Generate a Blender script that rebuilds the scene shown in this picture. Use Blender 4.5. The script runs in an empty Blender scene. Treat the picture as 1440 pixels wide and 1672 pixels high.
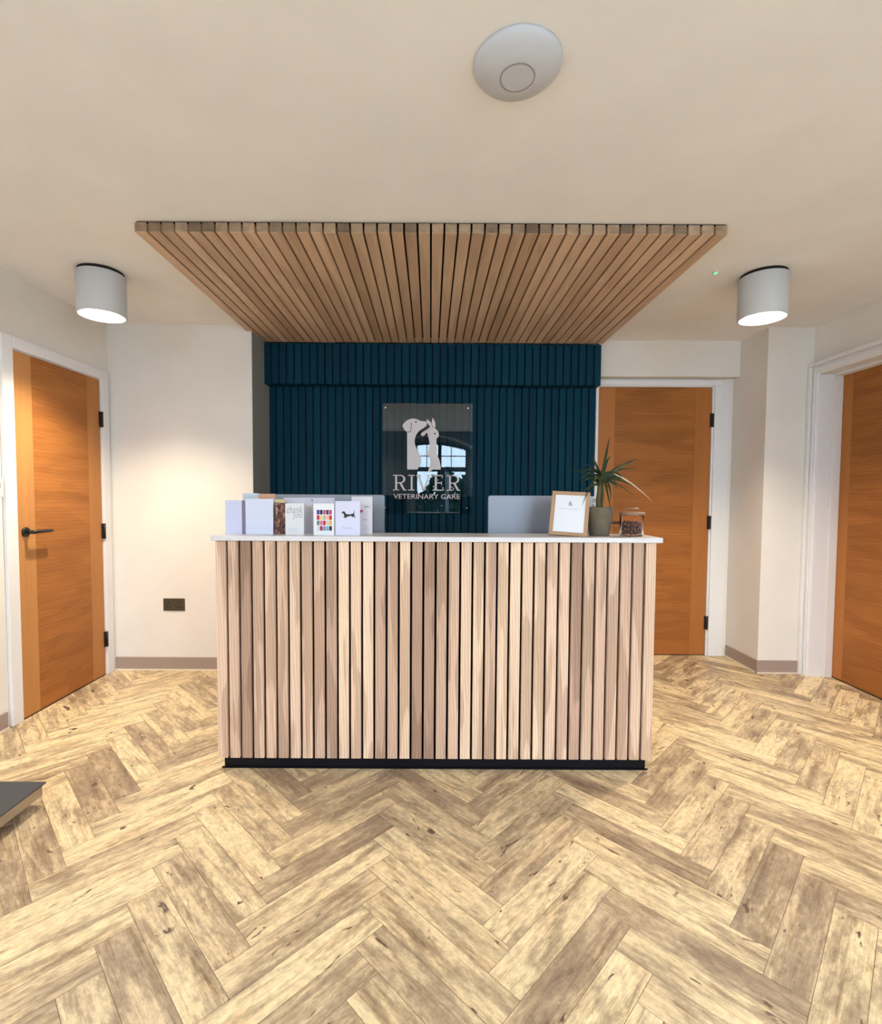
import bpy, bmesh, math, random
from mathutils import Vector, Matrix
random.seed(7)
SC = bpy.context.scene
COL = SC.collection
PI = math.pi

# ------------------------------------------------------------------ camera
T = math.radians(2.5); RL = 0.0055
Fw = Vector((0, math.cos(T), -math.sin(T))); U0 = Vector((0, math.sin(T), math.cos(T))); R0 = Vector((1, 0, 0))
Rt = R0 * math.cos(RL) + U0 * math.sin(RL); Up = U0 * math.cos(RL) - R0 * math.sin(RL)
cd = bpy.data.cameras.new('camera'); cam = bpy.data.objects.new('camera', cd); COL.objects.link(cam)
M = Matrix((Rt, Up, -Fw)).transposed().to_4x4(); M.translation = (0, 0, 1.21)
cam.matrix_world = M
cd.sensor_fit = 'HORIZONTAL'; cd.sensor_width = 36; cd.lens = 812 / 1440 * 36
cd.shift_x = 17 / 1440; cd.shift_y = 7.5 / 1440; cd.clip_start = 0.02
SC.camera = cam

# ------------------------------------------------------------------ world, exposure
SC.view_settings.view_transform = 'Standard'; SC.view_settings.look = 'None'
SC.view_settings.gamma = 1; SC.view_settings.use_curve_mapping = False
SC.view_settings.exposure = 0.12
SKY = (0.58, 0.78, 1.0); SKY_S = 12.5
LAMP_L = 122.0; LAMP_C = (1.0, 0.88, 0.68)   # watts
FILL_L = 66.0; FILL_C = (1.0, 0.89, 0.78)  # added fill lamps behind the viewer
w = bpy.data.worlds.new('world'); SC.world = w; w.use_nodes = True
bg = w.node_tree.nodes['Background']; bg.inputs[0].default_value = (*SKY, 1); bg.inputs[1].default_value = SKY_S

# ------------------------------------------------------------------ materials
def mat(name, color=(.8, .8, .8), rough=.6, metal=0.0, spec=.5, emit=None, es=0, trans=0, ior=1.45, coat=0):
    m = bpy.data.materials.new(name); m.use_nodes = True
    b = m.node_tree.nodes['Principled BSDF']
    b.inputs['Base Color'].default_value = (*color, 1); b.inputs['Roughness'].default_value = rough
    b.inputs['Metallic'].default_value = metal; b.inputs['Specular IOR Level'].default_value = spec
    b.inputs['IOR'].default_value = ior; b.inputs['Transmission Weight'].default_value = trans
    b.inputs['Coat Weight'].default_value = coat
    if emit: b.inputs['Emission Color'].default_value = (*emit, 1); b.inputs['Emission Strength'].default_value = es
    return m
def nodes(m): return m.node_tree.nodes, m.node_tree.links, m.node_tree.nodes['Principled BSDF']
def ramp(n, stops):
    r = n.new('ShaderNodeValToRGB'); e = r.color_ramp.elements
    while len(e) < len(stops): e.new(0.5)
    for i, (p, c) in enumerate(stops): e[i].position = p; e[i].color = (*c, 1) if len(c) == 3 else c
    return r
def mapping(n, l, src, scale, loc=(0, 0, 0)):
    mp = n.new('ShaderNodeMapping'); mp.inputs['Scale'].default_value = scale; mp.inputs['Location'].default_value = loc
    l.new(src, mp.inputs['Vector']); return mp.outputs[0]
def noise(n, l, vec, scale=1, detail=4, rough=.55, dist=0):
    t = n.new('ShaderNodeTexNoise'); t.inputs['Scale'].default_value = scale; t.inputs['Detail'].default_value = detail
    t.inputs['Roughness'].default_value = rough; t.inputs['Distortion'].default_value = dist
    l.new(vec, t.inputs['Vector']); return t.outputs['Fac']
def mixc(n, l, fac, a, b, mode='MIX'):
    x = n.new('ShaderNodeMix'); x.data_type = 'RGBA'; x.blend_type = mode
    for k, v in ((0, fac), (6, a), (7, b)):
        if isinstance(v, (int, float)): x.inputs[k].default_value = v
        elif isinstance(v, tuple): x.inputs[k].default_value = (*v, 1)
        else: l.new(v, x.inputs[k])
    return x.outputs[2]
def bump(n, l, b, h, strength=.2, dist=.001):
    bp = n.new('ShaderNodeBump'); bp.inputs['Strength'].default_value = strength; bp.inputs['Distance'].default_value = dist
    l.new(h, bp.inputs['Height']); l.new(bp.outputs[0], b.inputs['Normal'])

def paint(name, color, rough=.75, var=.03):
    m = mat(name, color, rough, spec=.3); n, l, b = nodes(m)
    tc = n.new('ShaderNodeTexCoord')
    f = noise(n, l, tc.outputs['Object'], 3, 3)
    r = ramp(n, [(.3, tuple(c * (1 - var) for c in color)), (.7, tuple(min(1, c * (1 + var)) for c in color))])
    l.new(f, r.inputs[0]); l.new(r.outputs[0], b.inputs['Base Color'])
    g = noise(n, l, tc.outputs['Object'], 320, 2); bump(n, l, b, g, .12, .0006)
    return m

def wood(name, stops, rough=.55, gu=55, gv=2.2, streak=.35, cath=.25, dark=.55, spec=.35, wscale=9, patch=0, pu=16, pv=1.5):
    """grain runs along V of the UV map (metres); 'rnd' attribute gives each board its own tone"""
    m = mat(name, stops[0][1], rough, spec=spec); n, l, b = nodes(m)
    uv = n.new('ShaderNodeUVMap').outputs[0]
    at = n.new('ShaderNodeAttribute'); at.attribute_name = 'rnd'
    base = ramp(n, stops); l.new(at.outputs['Fac'], base.inputs[0])
    band = noise(n, l, mapping(n, l, uv, (gu * .35, gv * .7, 1)), 1, 3, .5, .6)
    rb = ramp(n, [(.36, (1.06,) * 3), (.66, (1 - streak,) * 3)]); l.new(band, rb.inputs[0])
    c = mixc(n, l, .55, base.outputs[0], rb.outputs[0], 'MULTIPLY')
    fine = noise(n, l, mapping(n, l, uv, (gu * 5, gv * 2.5, 1)), 1, 3, .6)
    rf = ramp(n, [(.35, (dark,) * 3), (.6, (1.0,) * 3)]); l.new(fine, rf.inputs[0])
    c = mixc(n, l, .35, c, rf.outputs[0], 'MULTIPLY')
    wv = n.new('ShaderNodeTexWave'); wv.wave_type = 'RINGS'; wv.rings_direction = 'Z'
    wv.inputs['Scale'].default_value = wscale; wv.inputs['Distortion'].default_value = 5; wv.inputs['Detail'].default_value = 2
    wv.inputs['Detail Scale'].default_value = 1.2
    l.new(mapping(n, l, uv, (3.0, .35, 1)), wv.inputs['Vector'])
    rw = ramp(n, [(.2, (1, 1, 1)), (.9, (1 - cath,) * 3)]); l.new(wv.outputs['Fac'], rw.inputs[0])
    c = mixc(n, l, .6, c, rw.outputs[0], 'MULTIPLY')
    if patch:
        pn = noise(n, l, mapping(n, l, uv, (pu, pv, 1), (5, 2, 0)), 1, 2, .45, .35)
        rp = ramp(n, [(.50, (1, 1, 1)), (.535, (1 - patch, 1 - patch * 1.12, 1 - patch * 1.2))]); l.new(pn, rp.inputs[0])
        c = mixc(n, l, 1.0, c, rp.outputs[0], 'MULTIPLY')
    l.new(c, b.inputs['Base Color'])
    bump(n, l, b, fine, .1, .0008)
    return m

MT = {}
MT['wall'] = paint('cream_wall_paint', (.80, .745, .675))
MT['ceil'] = paint('ceiling_paint', (.86, .83, .80))
MT['grey'] = paint('grey_wall_paint', (.30, .30, .27))
MT['gloss'] = mat('white_gloss_paint', (.80, .78, .77), .5, spec=.3)
MT['skirt'] = mat('taupe_skirting_vinyl', (.36, .27, .225), .5)
MT['seal'] = mat('cream_seal', (.75, .66, .52), .5)
MT['black'] = mat('black_metal', (.012, .011, .012), .38)
MT['plinth'] = mat('black_plinth', (.004, .004, .006), .45, spec=.2)
MT['cavity'] = mat('black_backing_felt', (.006, .004, .005), .95, spec=.05)
MT['white'] = mat('white_plastic', (.66, .66, .66), .4)
MT['lampbody'] = mat('light_grey_lamp_metal', (.58, .57, .56), .5)
MT['silver'] = mat('silver_aluminium', (.27, .275, .30), .42, metal=.4)
MT['steel'] = mat('brushed_steel', (.45, .42, .38), .35, metal=.9)
MT['rubber'] = mat('dark_rubber_mat', (.052, .056, .062), .6)
MT['bronze'] = mat('antique_bronze', (.10, .082, .055), .42, metal=.6)
MT['dark'] = mat('dark_hole', (.008, .006, .005), .8)
MT['glass'] = mat('acrylic_glass', (.97, .98, .98), .0, trans=1, ior=1.5)
MT['jarglass'] = mat('clear_jar_glass', (1, .97, .96), .02, trans=1, ior=1.18)
MT['logo'] = mat('pale_vinyl_logo', (.80, .75, .74), .6)
MT['logoline'] = mat('logo_line', (.05, .055, .06), .6)
MT['card'] = mat('white_card', (.80, .80, .82), .7)
MT['cardlilac'] = mat('lilac_card', (.62, .62, .80), .7)
MT['ink'] = mat('grey_ink', (.32, .32, .40), .8)
MT['inkdark'] = mat('dark_ink', (.045, .035, .045), .8)
MT['soil'] = mat('potting_soil', (.03, .018, .01), .95)
MT['jarwood'] = mat('jar_lid_wood', (.30, .165, .10), .5)
MT['chrome'] = mat('standoff_chrome', (.85, .85, .85), .15, metal=1)
MT['oak_v'] = wood('oak_stile', [(0, (.56, .255, .085)), (1, (.46, .19, .058))], .5, spec=.2, streak=.10, cath=.03, dark=.85)
MT['oak_h'] = wood('oak_panel', [(0, (.46, .172, .043)), (1, (.41, .145, .034))], .5, spec=.2, gu=20, gv=1.6, streak=.34, cath=.16, dark=.85, wscale=5, patch=.10, pu=14, pv=2.0)
MT['oak_v2'] = wood('oak_stile_shaded', [(0, (.48, .185, .052)), (1, (.42, .155, .040))], .5, spec=.2, streak=.10, cath=.03, dark=.85)  # stile oak darkened: dimmer light on rear and right doors put in colour
MT['framewood'] = wood('frame_oak', [(0, (.50, .31, .17)), (1, (.48, .28, .15))], .5, streak=.15, cath=.05)
MT['slat'] = wood('oak_slat', [(0, (.90, .64, .44)), (.4, (.82, .565, .40)), (.7, (.64, .42, .295)), (1, (.47, .295, .205))],
                  .5, gu=26, gv=1.1, streak=.28, cath=.30, dark=.9, patch=.24, spec=.2)
MT['cslat'] = wood('canopy_slat', [(0, (.72, .51, .345)), (.6, (.66, .455, .30)), (1, (.55, .37, .24))], .5, gu=26, gv=1.0, streak=.25, cath=.10, dark=.8, patch=.12)
MT['endgrain'] = wood('slat_end_grain', [(0, (.50, .34, .22)), (.6, (.40, .27, .17)), (1, (.20, .13, .085))], .7, gu=60, gv=40, streak=.5, cath=.1)
def _teal():
    m = mat('teal_painted_slat', (.006, .075, .105), .6, spec=.12); n, l, b = nodes(m)
    at = n.new('ShaderNodeAttribute'); at.attribute_name = 'rnd'
    r = ramp(n, [(0, (.0015, .034, .062)), (1, (.002, .044, .074))]); l.new(at.outputs['Fac'], r.inputs[0])
    l.new(r.outputs[0], b.inputs['Base Color']); return m
MT['teal'] = _teal()
def _stone():
    m = mat('white_stone', (.82, .80, .80), .3); n, l, b = nodes(m)
    tc = n.new('ShaderNodeTexCoord')
    f = noise(n, l, mapping(n, l, tc.outputs['Object'], (2, 7, 7)), 3, 6, .6, 1.5)
    r = ramp(n, [(.49, (.70, .665, .66)), (.505, (.52, .46, .46)), (.53, (.68, .65, .65))]); l.new(f, r.inputs[0])
    c = mixc(n, l, .5, (.70, .67, .67), r.outputs[0]); l.new(c, b.inputs['Base Color']); return m
MT['stone'] = _stone()
def _pot():
    m = mat('concrete_pot', (.27, .235, .17), .85); n, l, b = nodes(m)
    tc = n.new('ShaderNodeTexCoord'); f = noise(n, l, tc.outputs['Object'], 30, 6)
    r = ramp(n, [(.3, (.135, .108, .07)), (.7, (.19, .155, .105))]); l.new(f, r.inputs[0]); l.new(r.outputs[0], b.inputs['Base Color']); return m
MT['pot'] = _pot()
def _leaf():
    m = mat('strap_leaf', (.05, .09, .02), .55, spec=.3); n, l, b = nodes(m)
    at = n.new('ShaderNodeAttribute'); at.attribute_name = 'rnd'
    r = ramp(n, [(0, (.012, .022, .006)), (.7, (.032, .05, .012)), (.9, (.09, .10, .035)), (.95, (.55, .42, .28)), (1, (.75, .62, .45))])
    l.new(at.outputs['Fac'], r.inputs[0]); l.new(r.outputs[0], b.inputs['Base Color']); return m
MT['leaf'] = _leaf()
MT['stem'] = mat('plant_stem', (.10, .085, .035), .8)
def _floor():
    m = mat('herringbone_plank', (.6, .45, .3), .42, spec=.4); n, l, b = nodes(m)
    uv = n.new('ShaderNodeUVMap').outputs[0]
    at = n.new('ShaderNodeAttribute'); at.attribute_name = 'rnd'
    base = ramp(n, [(0, (.93, .735, .44)), (.5, (.87, .675, .40)), (.85, (.78, .60, .37)), (1, (.67, .50, .31))]); l.new(at.outputs['Fac'], base.inputs[0])
    # V runs along the plank
    blot = noise(n, l, mapping(n, l, uv, (15, 3.6, 1)), 1, 9, .70, .25)
    am = n.new('ShaderNodeMath'); am.operation = 'MULTIPLY_ADD'; l.new(at.outputs['Fac'], am.inputs[0]); am.inputs[1].default_value = .10; l.new(blot, am.inputs[2])
    rb = ramp(n, [(.50, (0, 0, 0)), (.60, (.55, .55, .55)), (.78, (1, 1, 1))]); l.new(am.outputs[0], rb.inputs[0])
    c = mixc(n, l, rb.outputs[0], base.outputs[0], (.26, .175, .115))
    st = noise(n, l, mapping(n, l, uv, (40, 2.8, 1), (3, 1, 0)), 1, 8, .68, .9)
    rs = ramp(n, [(.50, (1, 1, 1)), (.60, (.80, .74, .70)), (.72, (.36, .28, .24))]); l.new(st, rs.inputs[0])
    c = mixc(n, l, .9, c, rs.outputs[0], 'MULTIPLY')
    fi = noise(n, l, mapping(n, l, uv, (340, 9, 1)), 1, 3, .6)
    rf = ramp(n, [(.35, (.70,) * 3), (.62, (1.05,) * 3)]); l.new(fi, rf.inputs[0])
    c = mixc(n, l, .55, c, rf.outputs[0], 'MULTIPLY')
    mo = noise(n, l, mapping(n, l, uv, (60, 34, 1)), 1, 5, .7)
    rm = ramp(n, [(.38, (.62,) * 3), (.58, (1.05,) * 3)]); l.new(mo, rm.inputs[0])
    c = mixc(n, l, .6, c, rm.outputs[0], 'MULTIPLY')
    kn = noise(n, l, mapping(n, l, uv, (26, 10, 1), (9, 4, 0)), 1, 3, .5, 1.1)
    rk = ramp(n, [(.67, (0, 0, 0)), (.715, (1, 1, 1))]); l.new(kn, rk.inputs[0])
    c = mixc(n, l, rk.outputs[0], c, (.13, .075, .05))
    l.new(c, b.inputs['Base Color'])
    bump(n, l, b, fi, .18, .0006)
    return m
MT['floor'] = _floor()
MT['seam'] = mat('plank_seam', (.20, .13, .075), .7)

# ------------------------------------------------------------------ mesh builder
class MB:
    """collects shapes in world (or local) coordinates, links them as ONE mesh object"""
    def __init__(s): s.v = []; s.f = []; s.uv = []; s.r = []; s.mi = []; s.sm = []
    def face(s, pts, uvs=None, rnd=.5, mi=0, smooth=False):
        k = len(s.v); s.v += [tuple(p) for p in pts]; s.f.append(tuple(range(k, k + len(pts))))
        s.uv.append(uvs or [(p[0], p[2]) for p in pts]); s.r.append(rnd); s.mi.append(mi); s.sm.append(smooth)
    def box(s, a, b, rnd=.5, grain='z', mi=0, end_mi=None):
        x0, y0, z0 = (min(a[i], b[i]) for i in range(3)); x1, y1, z1 = (max(a[i], b[i]) for i in range(3))
        k = len(s.v)
        P = [(x0, y0, z0), (x1, y0, z0), (x1, y1, z0), (x0, y1, z0), (x0, y0, z1), (x1, y0, z1), (x1, y1, z1), (x0, y1, z1)]
        s.v += P
        g = 'xyz'.index(grain); o = rnd * 37.7
        for fc, ax in (((0, 3, 2, 1), 2), ((4, 5, 6, 7), 2), ((0, 1, 5, 4), 1), ((2, 3, 7, 6), 1), ((1, 2, 6, 5), 0), ((3, 0, 4, 7), 0)):
            s.f.append(tuple(k + i for i in fc))
            others = [i for i in range(3) if i != ax]
            if g in others:
                u = [i for i in others if i != g][0]; s.uv.append([(P[i][u] + o, P[i][g] + o * 1.7) for i in fc]); s.mi.append(mi)
            else:
                s.uv.append([(P[i][others[0]] + o, P[i][others[1]] + o) for i in fc]); s.mi.append(mi if end_mi is None else end_mi)
            s.r.append(rnd); s.sm.append(False)
    def grid(s, rows, rnd=.5, smooth=True, close=False, mi=0, caps=False):
        """rows: list of rings of points"""
        k = len(s.v); m = len(rows[0])
        for r in rows: s.v += [tuple(p) for p in r]
        for i in range(len(rows) - 1):
            for j in range(m if close else m - 1):
                a, b_ = k + i * m + j, k + i * m + (j + 1) % m
                s.f.append((a, b_, b_ + m, a + m)); s.uv.append([(j / m, i * .1), ((j + 1) / m, i * .1), ((j + 1) / m, i * .1 + .1), (j / m, i * .1 + .1)])
                s.r.append(rnd); s.mi.append(mi); s.sm.append(smooth)
        if caps:
            for ring, rev in ((0, True), (len(rows) - 1, False)):
                ids = [k + ring * m + j for j in range(m)]
                if rev: ids.reverse()
                s.f.append(tuple(ids)); s.uv.append([(s.v[i][0], s.v[i][1]) for i in ids]); s.r.append(rnd); s.mi.append(mi); s.sm.append(False)
    def lathe(s, c, prof, seg=40, axis='z', rnd=.5, smooth=True, mi=0, caps=True):
        rows = []
        for (r, h) in prof:
            ring = []
            for j in range(seg):
                a = 2 * PI * j / seg; p, q = r * math.cos(a), r * math.sin(a)
                ring.append({'z': (c[0] + p, c[1] + q, c[2] + h), 'y': (c[0] + p, c[1] + h, c[2] - q), 'x': (c[0] + h, c[1] + p, c[2] + q)}[axis])
            rows.append(ring)
        s.grid(rows, rnd, smooth, True, mi, caps)
    def tube(s, pts, r, seg=10, rnd=.5, mi=0):
        pts = [Vector(p) for p in pts]; rows = []
        for i, p in enumerate(pts):
            d = (pts[min(i + 1, len(pts) - 1)] - pts[max(i - 1, 0)]).normalized()
            a = d.cross(Vector((0, 0, 1)) if abs(d.z) < .9 else Vector((1, 0, 0))).normalized(); b_ = d.cross(a)
            rr = r[i] if isinstance(r, (list, tuple)) else r
            rows.append([p + (a * math.cos(2 * PI * j / seg) + b_ * math.sin(2 * PI * j / seg)) * rr for j in range(seg)])
        s.grid(rows, rnd, True, True, mi, True)
    def prism(s, poly, y0, y1, rnd=.5, mi=0):
        """polygon in XZ extruded from y0 (front) to y1"""
        n_ = len(poly); fr = [(p[0], y0, p[1]) for p in poly]; bk = [(p[0], y1, p[1]) for p in poly]
        s.face(fr, rnd=rnd, mi=mi); s.face(bk[::-1], rnd=rnd, mi=mi)
        for i in range(n_):
            j = (i + 1) % n_; s.face([fr[j], fr[i], bk[i], bk[j]], rnd=rnd, mi=mi)
    def build(s, name, mats, parent=None, origin=None, bevel=0, local=False, seg=2, fix=True):
        if not isinstance(mats, (list, tuple)): mats = [mats]
        o3 = Vector(parent['_o']) if (parent is not None and not local) else Vector(origin or (0, 0, 0))
        me = bpy.data.meshes.new(name)
        me.from_pydata([tuple(Vector(p) - o3) for p in s.v], [], s.f)
        me.uv_layers.new(name='UVMap'); me.attributes.new('rnd', 'FLOAT', 'CORNER')
        uvs = [c for i in range(len(s.f)) for p in s.uv[i] for c in p]; rr = [s.r[i] for i in range(len(s.f)) for _ in s.f[i]]
        me.uv_layers['UVMap'].data.foreach_set('uv', uvs); me.attributes['rnd'].data.foreach_set('value', rr)
        me.polygons.foreach_set('material_index', s.mi); me.polygons.foreach_set('use_smooth', s.sm)
        if fix:
            bm = bmesh.new(); bm.from_mesh(me); bmesh.ops.recalc_face_normals(bm, faces=bm.faces); bm.to_mesh(me); bm.free()
        for m in mats: me.materials.append(m)
        o = bpy.data.objects.new(name, me); COL.objects.link(o)
        if parent is not None:
            o.parent = parent
            o['_o'] = tuple(parent['_o'])
        else:
            o.location = o3; o['_o'] = tuple(o3)
        if bevel:
            md = o.modifiers.new('bevel', 'BEVEL'); md.width = bevel; md.segments = seg; md.limit_method = 'ANGLE'; md.angle_limit = math.radians(40)
            md.harden_normals = False
        return o
def tag(o, label=None, cat=None, group=None, kind=None):
    if label: o['label'] = label
    if cat: o['category'] = cat
    if group: o['group'] = group
    if kind: o['kind'] = kind
    return o
def thing(name, loc, label, cat, group=None, kind=None, rz=0):
    o = bpy.data.objects.new(name, None); COL.objects.link(o); o.location = loc; o.rotation_euler.z = rz
    o.empty_display_size = .05; o['_o'] = tuple(loc)
    return tag(o, label, cat, group, kind)
def boxobj(name, a, b, m, parent=None, bevel=0, **k):
    mb = MB(); mb.box(a, b, **k)
    return mb.build(name, m, parent, origin=((a[0] + b[0]) / 2, (a[1] + b[1]) / 2, min(a[2], b[2])), bevel=bevel)
def text_mesh(body, shear=0):
    c = bpy.data.curves.new('t', 'FONT'); c.body = body; c.shear = shear; c.resolution_u = 3
    o = bpy.data.objects.new('t', c); COL.objects.link(o); bpy.context.view_layer.update()
    me = bpy.data.meshes.new_from_object(o.evaluated_get(bpy.context.evaluated_depsgraph_get()))
    vs = [v.co.copy() for v in me.vertices]; fs = [tuple(p.vertices) for p in me.polygons]
    bpy.data.objects.remove(o); bpy.data.curves.remove(c); bpy.data.meshes.remove(me)
    return vs, fs
def text_into(mb, body, x0, x1, z0, z1, y, shear=0, thick=.001, fit_h=True):
    """text as an extruded relief facing -Y, filling x0..x1, z0..z1"""
    vs, fs = text_mesh(body, shear)
    ax0 = min(v.x for v in vs); ax1 = max(v.x for v in vs); az0 = min(v.y for v in vs); az1 = max(v.y for v in vs)
    P = [(x0 + (v.x - ax0) / (ax1 - ax0) * (x1 - x0), z0 + (v.y - az0) / (az1 - az0) * (z1 - z0)) for v in vs]
    for f in fs: mb.face([(P[i][0], y, P[i][1]) for i in f])
    return mb

# ------------------------------------------------------------------ setting
H = 2.34; XL = -2.17; XR = 2.56; YB = 3.37; YN = -1.6
def floor():
    mb = MB(); W = .0985; q = math.sqrt(.5)
    def xy(i, j):
        u = .568 + i * W; v = 1.338 + (j - 1) * W
        return ((u - v) * q, (u + v) * q)
    seen = set(); rng = random.Random(3)
    for i in range(-45, 60):
        for j in range(-60, 70):
            k = (i - j) % 10
            if k < 5: key = (i - k, j, 0)
            else: key = (i, j - (9 - k), 1)
            if key in seen: continue
            seen.add(key)
            a, b, t = key
            L = (a, b, a + 5, b + 1) if t == 0 else (a, b, a + 1, b + 5)
            cx, cy = xy((L[0] + L[2]) / 2, (L[1] + L[3]) / 2)
            if not (-2.55 < cx < 3.0 and -1.85 < cy < 4.05): continue
            r = rng.random(); ox, oy = rng.random() * 50, rng.random() * 50
            e = .0068
            C = [(L[0], L[1]), (L[2], L[1]), (L[2], L[3]), (L[0], L[3])]
            I = [(L[0] + e, L[1] + e), (L[2] - e, L[1] + e), (L[2] - e, L[3] - e), (L[0] + e, L[3] - e)]
            def uvf(c): return (((c[1] - b) * W + ox, (c[0] - a) * W + oy) if t == 0 else ((c[0] - a) * W + ox, (c[1] - b) * W + oy))
            mb.face([(*xy(*c), 0) for c in I], [uvf(c) for c in I], r)
            for s in range(4):
                s2 = (s + 1) % 4
                mb.face([(*xy(*C[s]), -.0009), (*xy(*C[s2]), -.0009), (*xy(*I[s2]), 0), (*xy(*I[s]), 0)], rnd=r, mi=1)
    o = mb.build('floor', [MT['floor'], MT['seam']], fix=False)
    # make sure faces point up
    return tag(o, 'pale rustic oak plank floor laid in herringbone', 'floor', kind='structure')
floor()
tag(boxobj('ceiling', (-2.5, -1.75, H), (2.95, 4.0, H + .12), MT['ceil']), 'plain cream painted ceiling', 'ceiling', kind='structure')

def wall(name, boxes, m, label):
    mb = MB()
    for a, b in boxes: mb.box(a, b)
    return tag(mb.build(name, m), label, 'wall', kind='structure')
# left wall with door opening y 2.575..3.29, z ..1.965
wall('wall_left', [((XL - .15, YN, 0), (XL, 2.575, H)), ((XL - .15, 3.29, 0), (XL, YB + .3, H)), ((XL - .15, 2.575, 1.965), (XL, 3.29, H))],
     MT['wall'], 'cream wall on the left with an oak door in it')
wall('wall_back_left', [((XL, YB, 0), (-1.2025, YB + .12, H))], MT['wall'], 'cream wall behind the desk with the bronze socket')
wall('wall_alcove_side', [((-1.2022, YB + .0005, 0), (-1.2, 3.78, H))], MT['grey'], 'narrow dark grey return wall left of the teal panelling')
wall('wall_back', [((-1.3, 3.78, 0), (1.25, 3.9, H)), ((1.16, 3.745, 0), (1.232, 3.9, H)), ((1.232, 3.745, 2.04), (2.12, 3.9, H)), ((2.12, 3.745, 0), (2.35, 3.9, H)), ((1.22, 3.67, 2.082), (2.25, 3.745, H))],
     MT['wall'], 'cream back wall with a boxed beam above the rear door')
wall('wall_nib', [((2.25, YB, 0), (XR + .3, 3.9, H))], MT['wall'], 'cream projecting wall corner between the rear door and the right door')
wall('wall_right', [((XR, YN, 0), (XR + .3, 2.5, H)), ((XR, 3.33, 0), (XR + .3, YB, H)), ((XR, 2.5, 2.05), (XR + .3, 3.33, H))],
     MT['wall'], 'cream wall on the right with a recessed oak door')
# rear wall (behind the viewer) with an arched window
def rear_wall():
    mb = MB(); t = .14
    X0, X1, Z0 = -.28, .66, .45
    def arch(x): return 2.16 - ((x + .0) / .66) ** 2 * .10
    mb.box((-1.02, YN - t, 0), (X0, YN, H)); mb.box((X1, YN - t, 0), (1.0, YN, H)); mb.box((X0, YN - t, 0), (X1, YN, Z0))
    for (xa, xb) in ((XL - .15, -1.02), (1.0, XR + .3)):
        mb.box((xa, YN - t, 0), (xb, YN, .15)); mb.box((xa, YN - t, 2.24), (xb, YN, H))
    mb.box((XL - .15, YN - t, .15), (XL + .08, YN, 2.24)); mb.box((XR - .08, YN - t, .15), (XR + .3, YN, 2.24))
    n_ = 14
    for i in range(n_):
        a = X0 + (X1 - X0) * i / n_; b = X0 + (X1 - X0) * (i + 1) / n_
        za, zb = arch(a), arch(b)
        mb.face([(a, YN, za), (b, YN, zb), (b, YN, H), (a, YN, H)]); mb.face([(a, YN - t, za), (b, YN - t, zb), (b, YN - t, H), (a, YN - t, H)])
        mb.face([(a, YN, za), (b, YN, zb), (b, YN - t, zb), (a, YN - t, za)])
    tag(mb.build('wall_rear', paint('darkened_wall_paint', (.16, .18, .19)), fix=False), 'darkened wall behind the viewer with an arched window', 'wall', kind='structure')  # unseen wall darkened to dim its reflection in the sign
    wr = thing('window_1', ((X0 + X1) / 2, YN - .08, Z0), 'arched daylight window seen only as a reflection in the sign', 'window', kind='structure')
    f = MB(); y0, y1 = YN - .11, YN - .05
    f.box((X0, y0, Z0), (X0 + .035, y1, arch(X0))); f.box((X1 - .035, y0, Z0), (X1, y1, arch(X1))); f.box((X0, y0, Z0), (X1, y1, Z0 + .04))
    f.box((.13, y0, Z0), (.19, y1, 2.13)); f.box((X0, y0, 1.63), (X1, y1, 1.71))
    for i in range(n_):
        a = X0 + (X1 - X0) * i / n_; b = X0 + (X1 - X0) * (i + 1) / n_
        f.box((a, y0, min(arch(a), arch(b)) - .045), (b, y1, arch(b) + .01))
    for x in (-.08, .36): f.box((x, y0 + .02, 1.7), (x + .014, y1 - .02, 2.13))
    f.box((X0, y0 + .02, 1.90), (X1, y1 - .02, 1.915))
    f.build('window_frame', mat('dark_window_frame', (.03, .035, .05), .5), wr)
    a_ = MB()
    prev = None
    for i in range(19):
        x = -.36 + (1.1) * i / 18
        z = 2.27 - ((x) / .76) ** 2 * .22
        if prev: a_.box((prev[0], YN, min(z, prev[1]) - .018), (x, YN + .02, max(z, prev[1])))
        prev = (x, z)
    a_.box((.735, YN, .45), (.752, YN + .02, 2.06))
    a_.build('window_trim', MT['gloss'], wr)
    for k, (xa, xb) in enumerate(((XL + .08, -1.02), (1.0, XR - .08))):  # unseen windows added to let in more daylight as fill
        ww = thing('window_%d' % (k + 2), ((xa + xb) / 2, YN - .08, .15), 'added tall fill window behind the viewer, ' + ('left' if k == 0 else 'right') + ' of the arched window', 'window', kind='structure')
        f2 = MB()
        for (a, b) in (((xa, .15), (xa + .04, 2.24)), ((xb - .04, .15), (xb, 2.24)), ((xa, .15), (xb, .19)), ((xa, 2.20), (xb, 2.24))): f2.box((a[0], y0, a[1]), (b[0], y1, b[1]))
        f2.build('window_frame', MT['gloss'], ww)
rear_wall()

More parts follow.
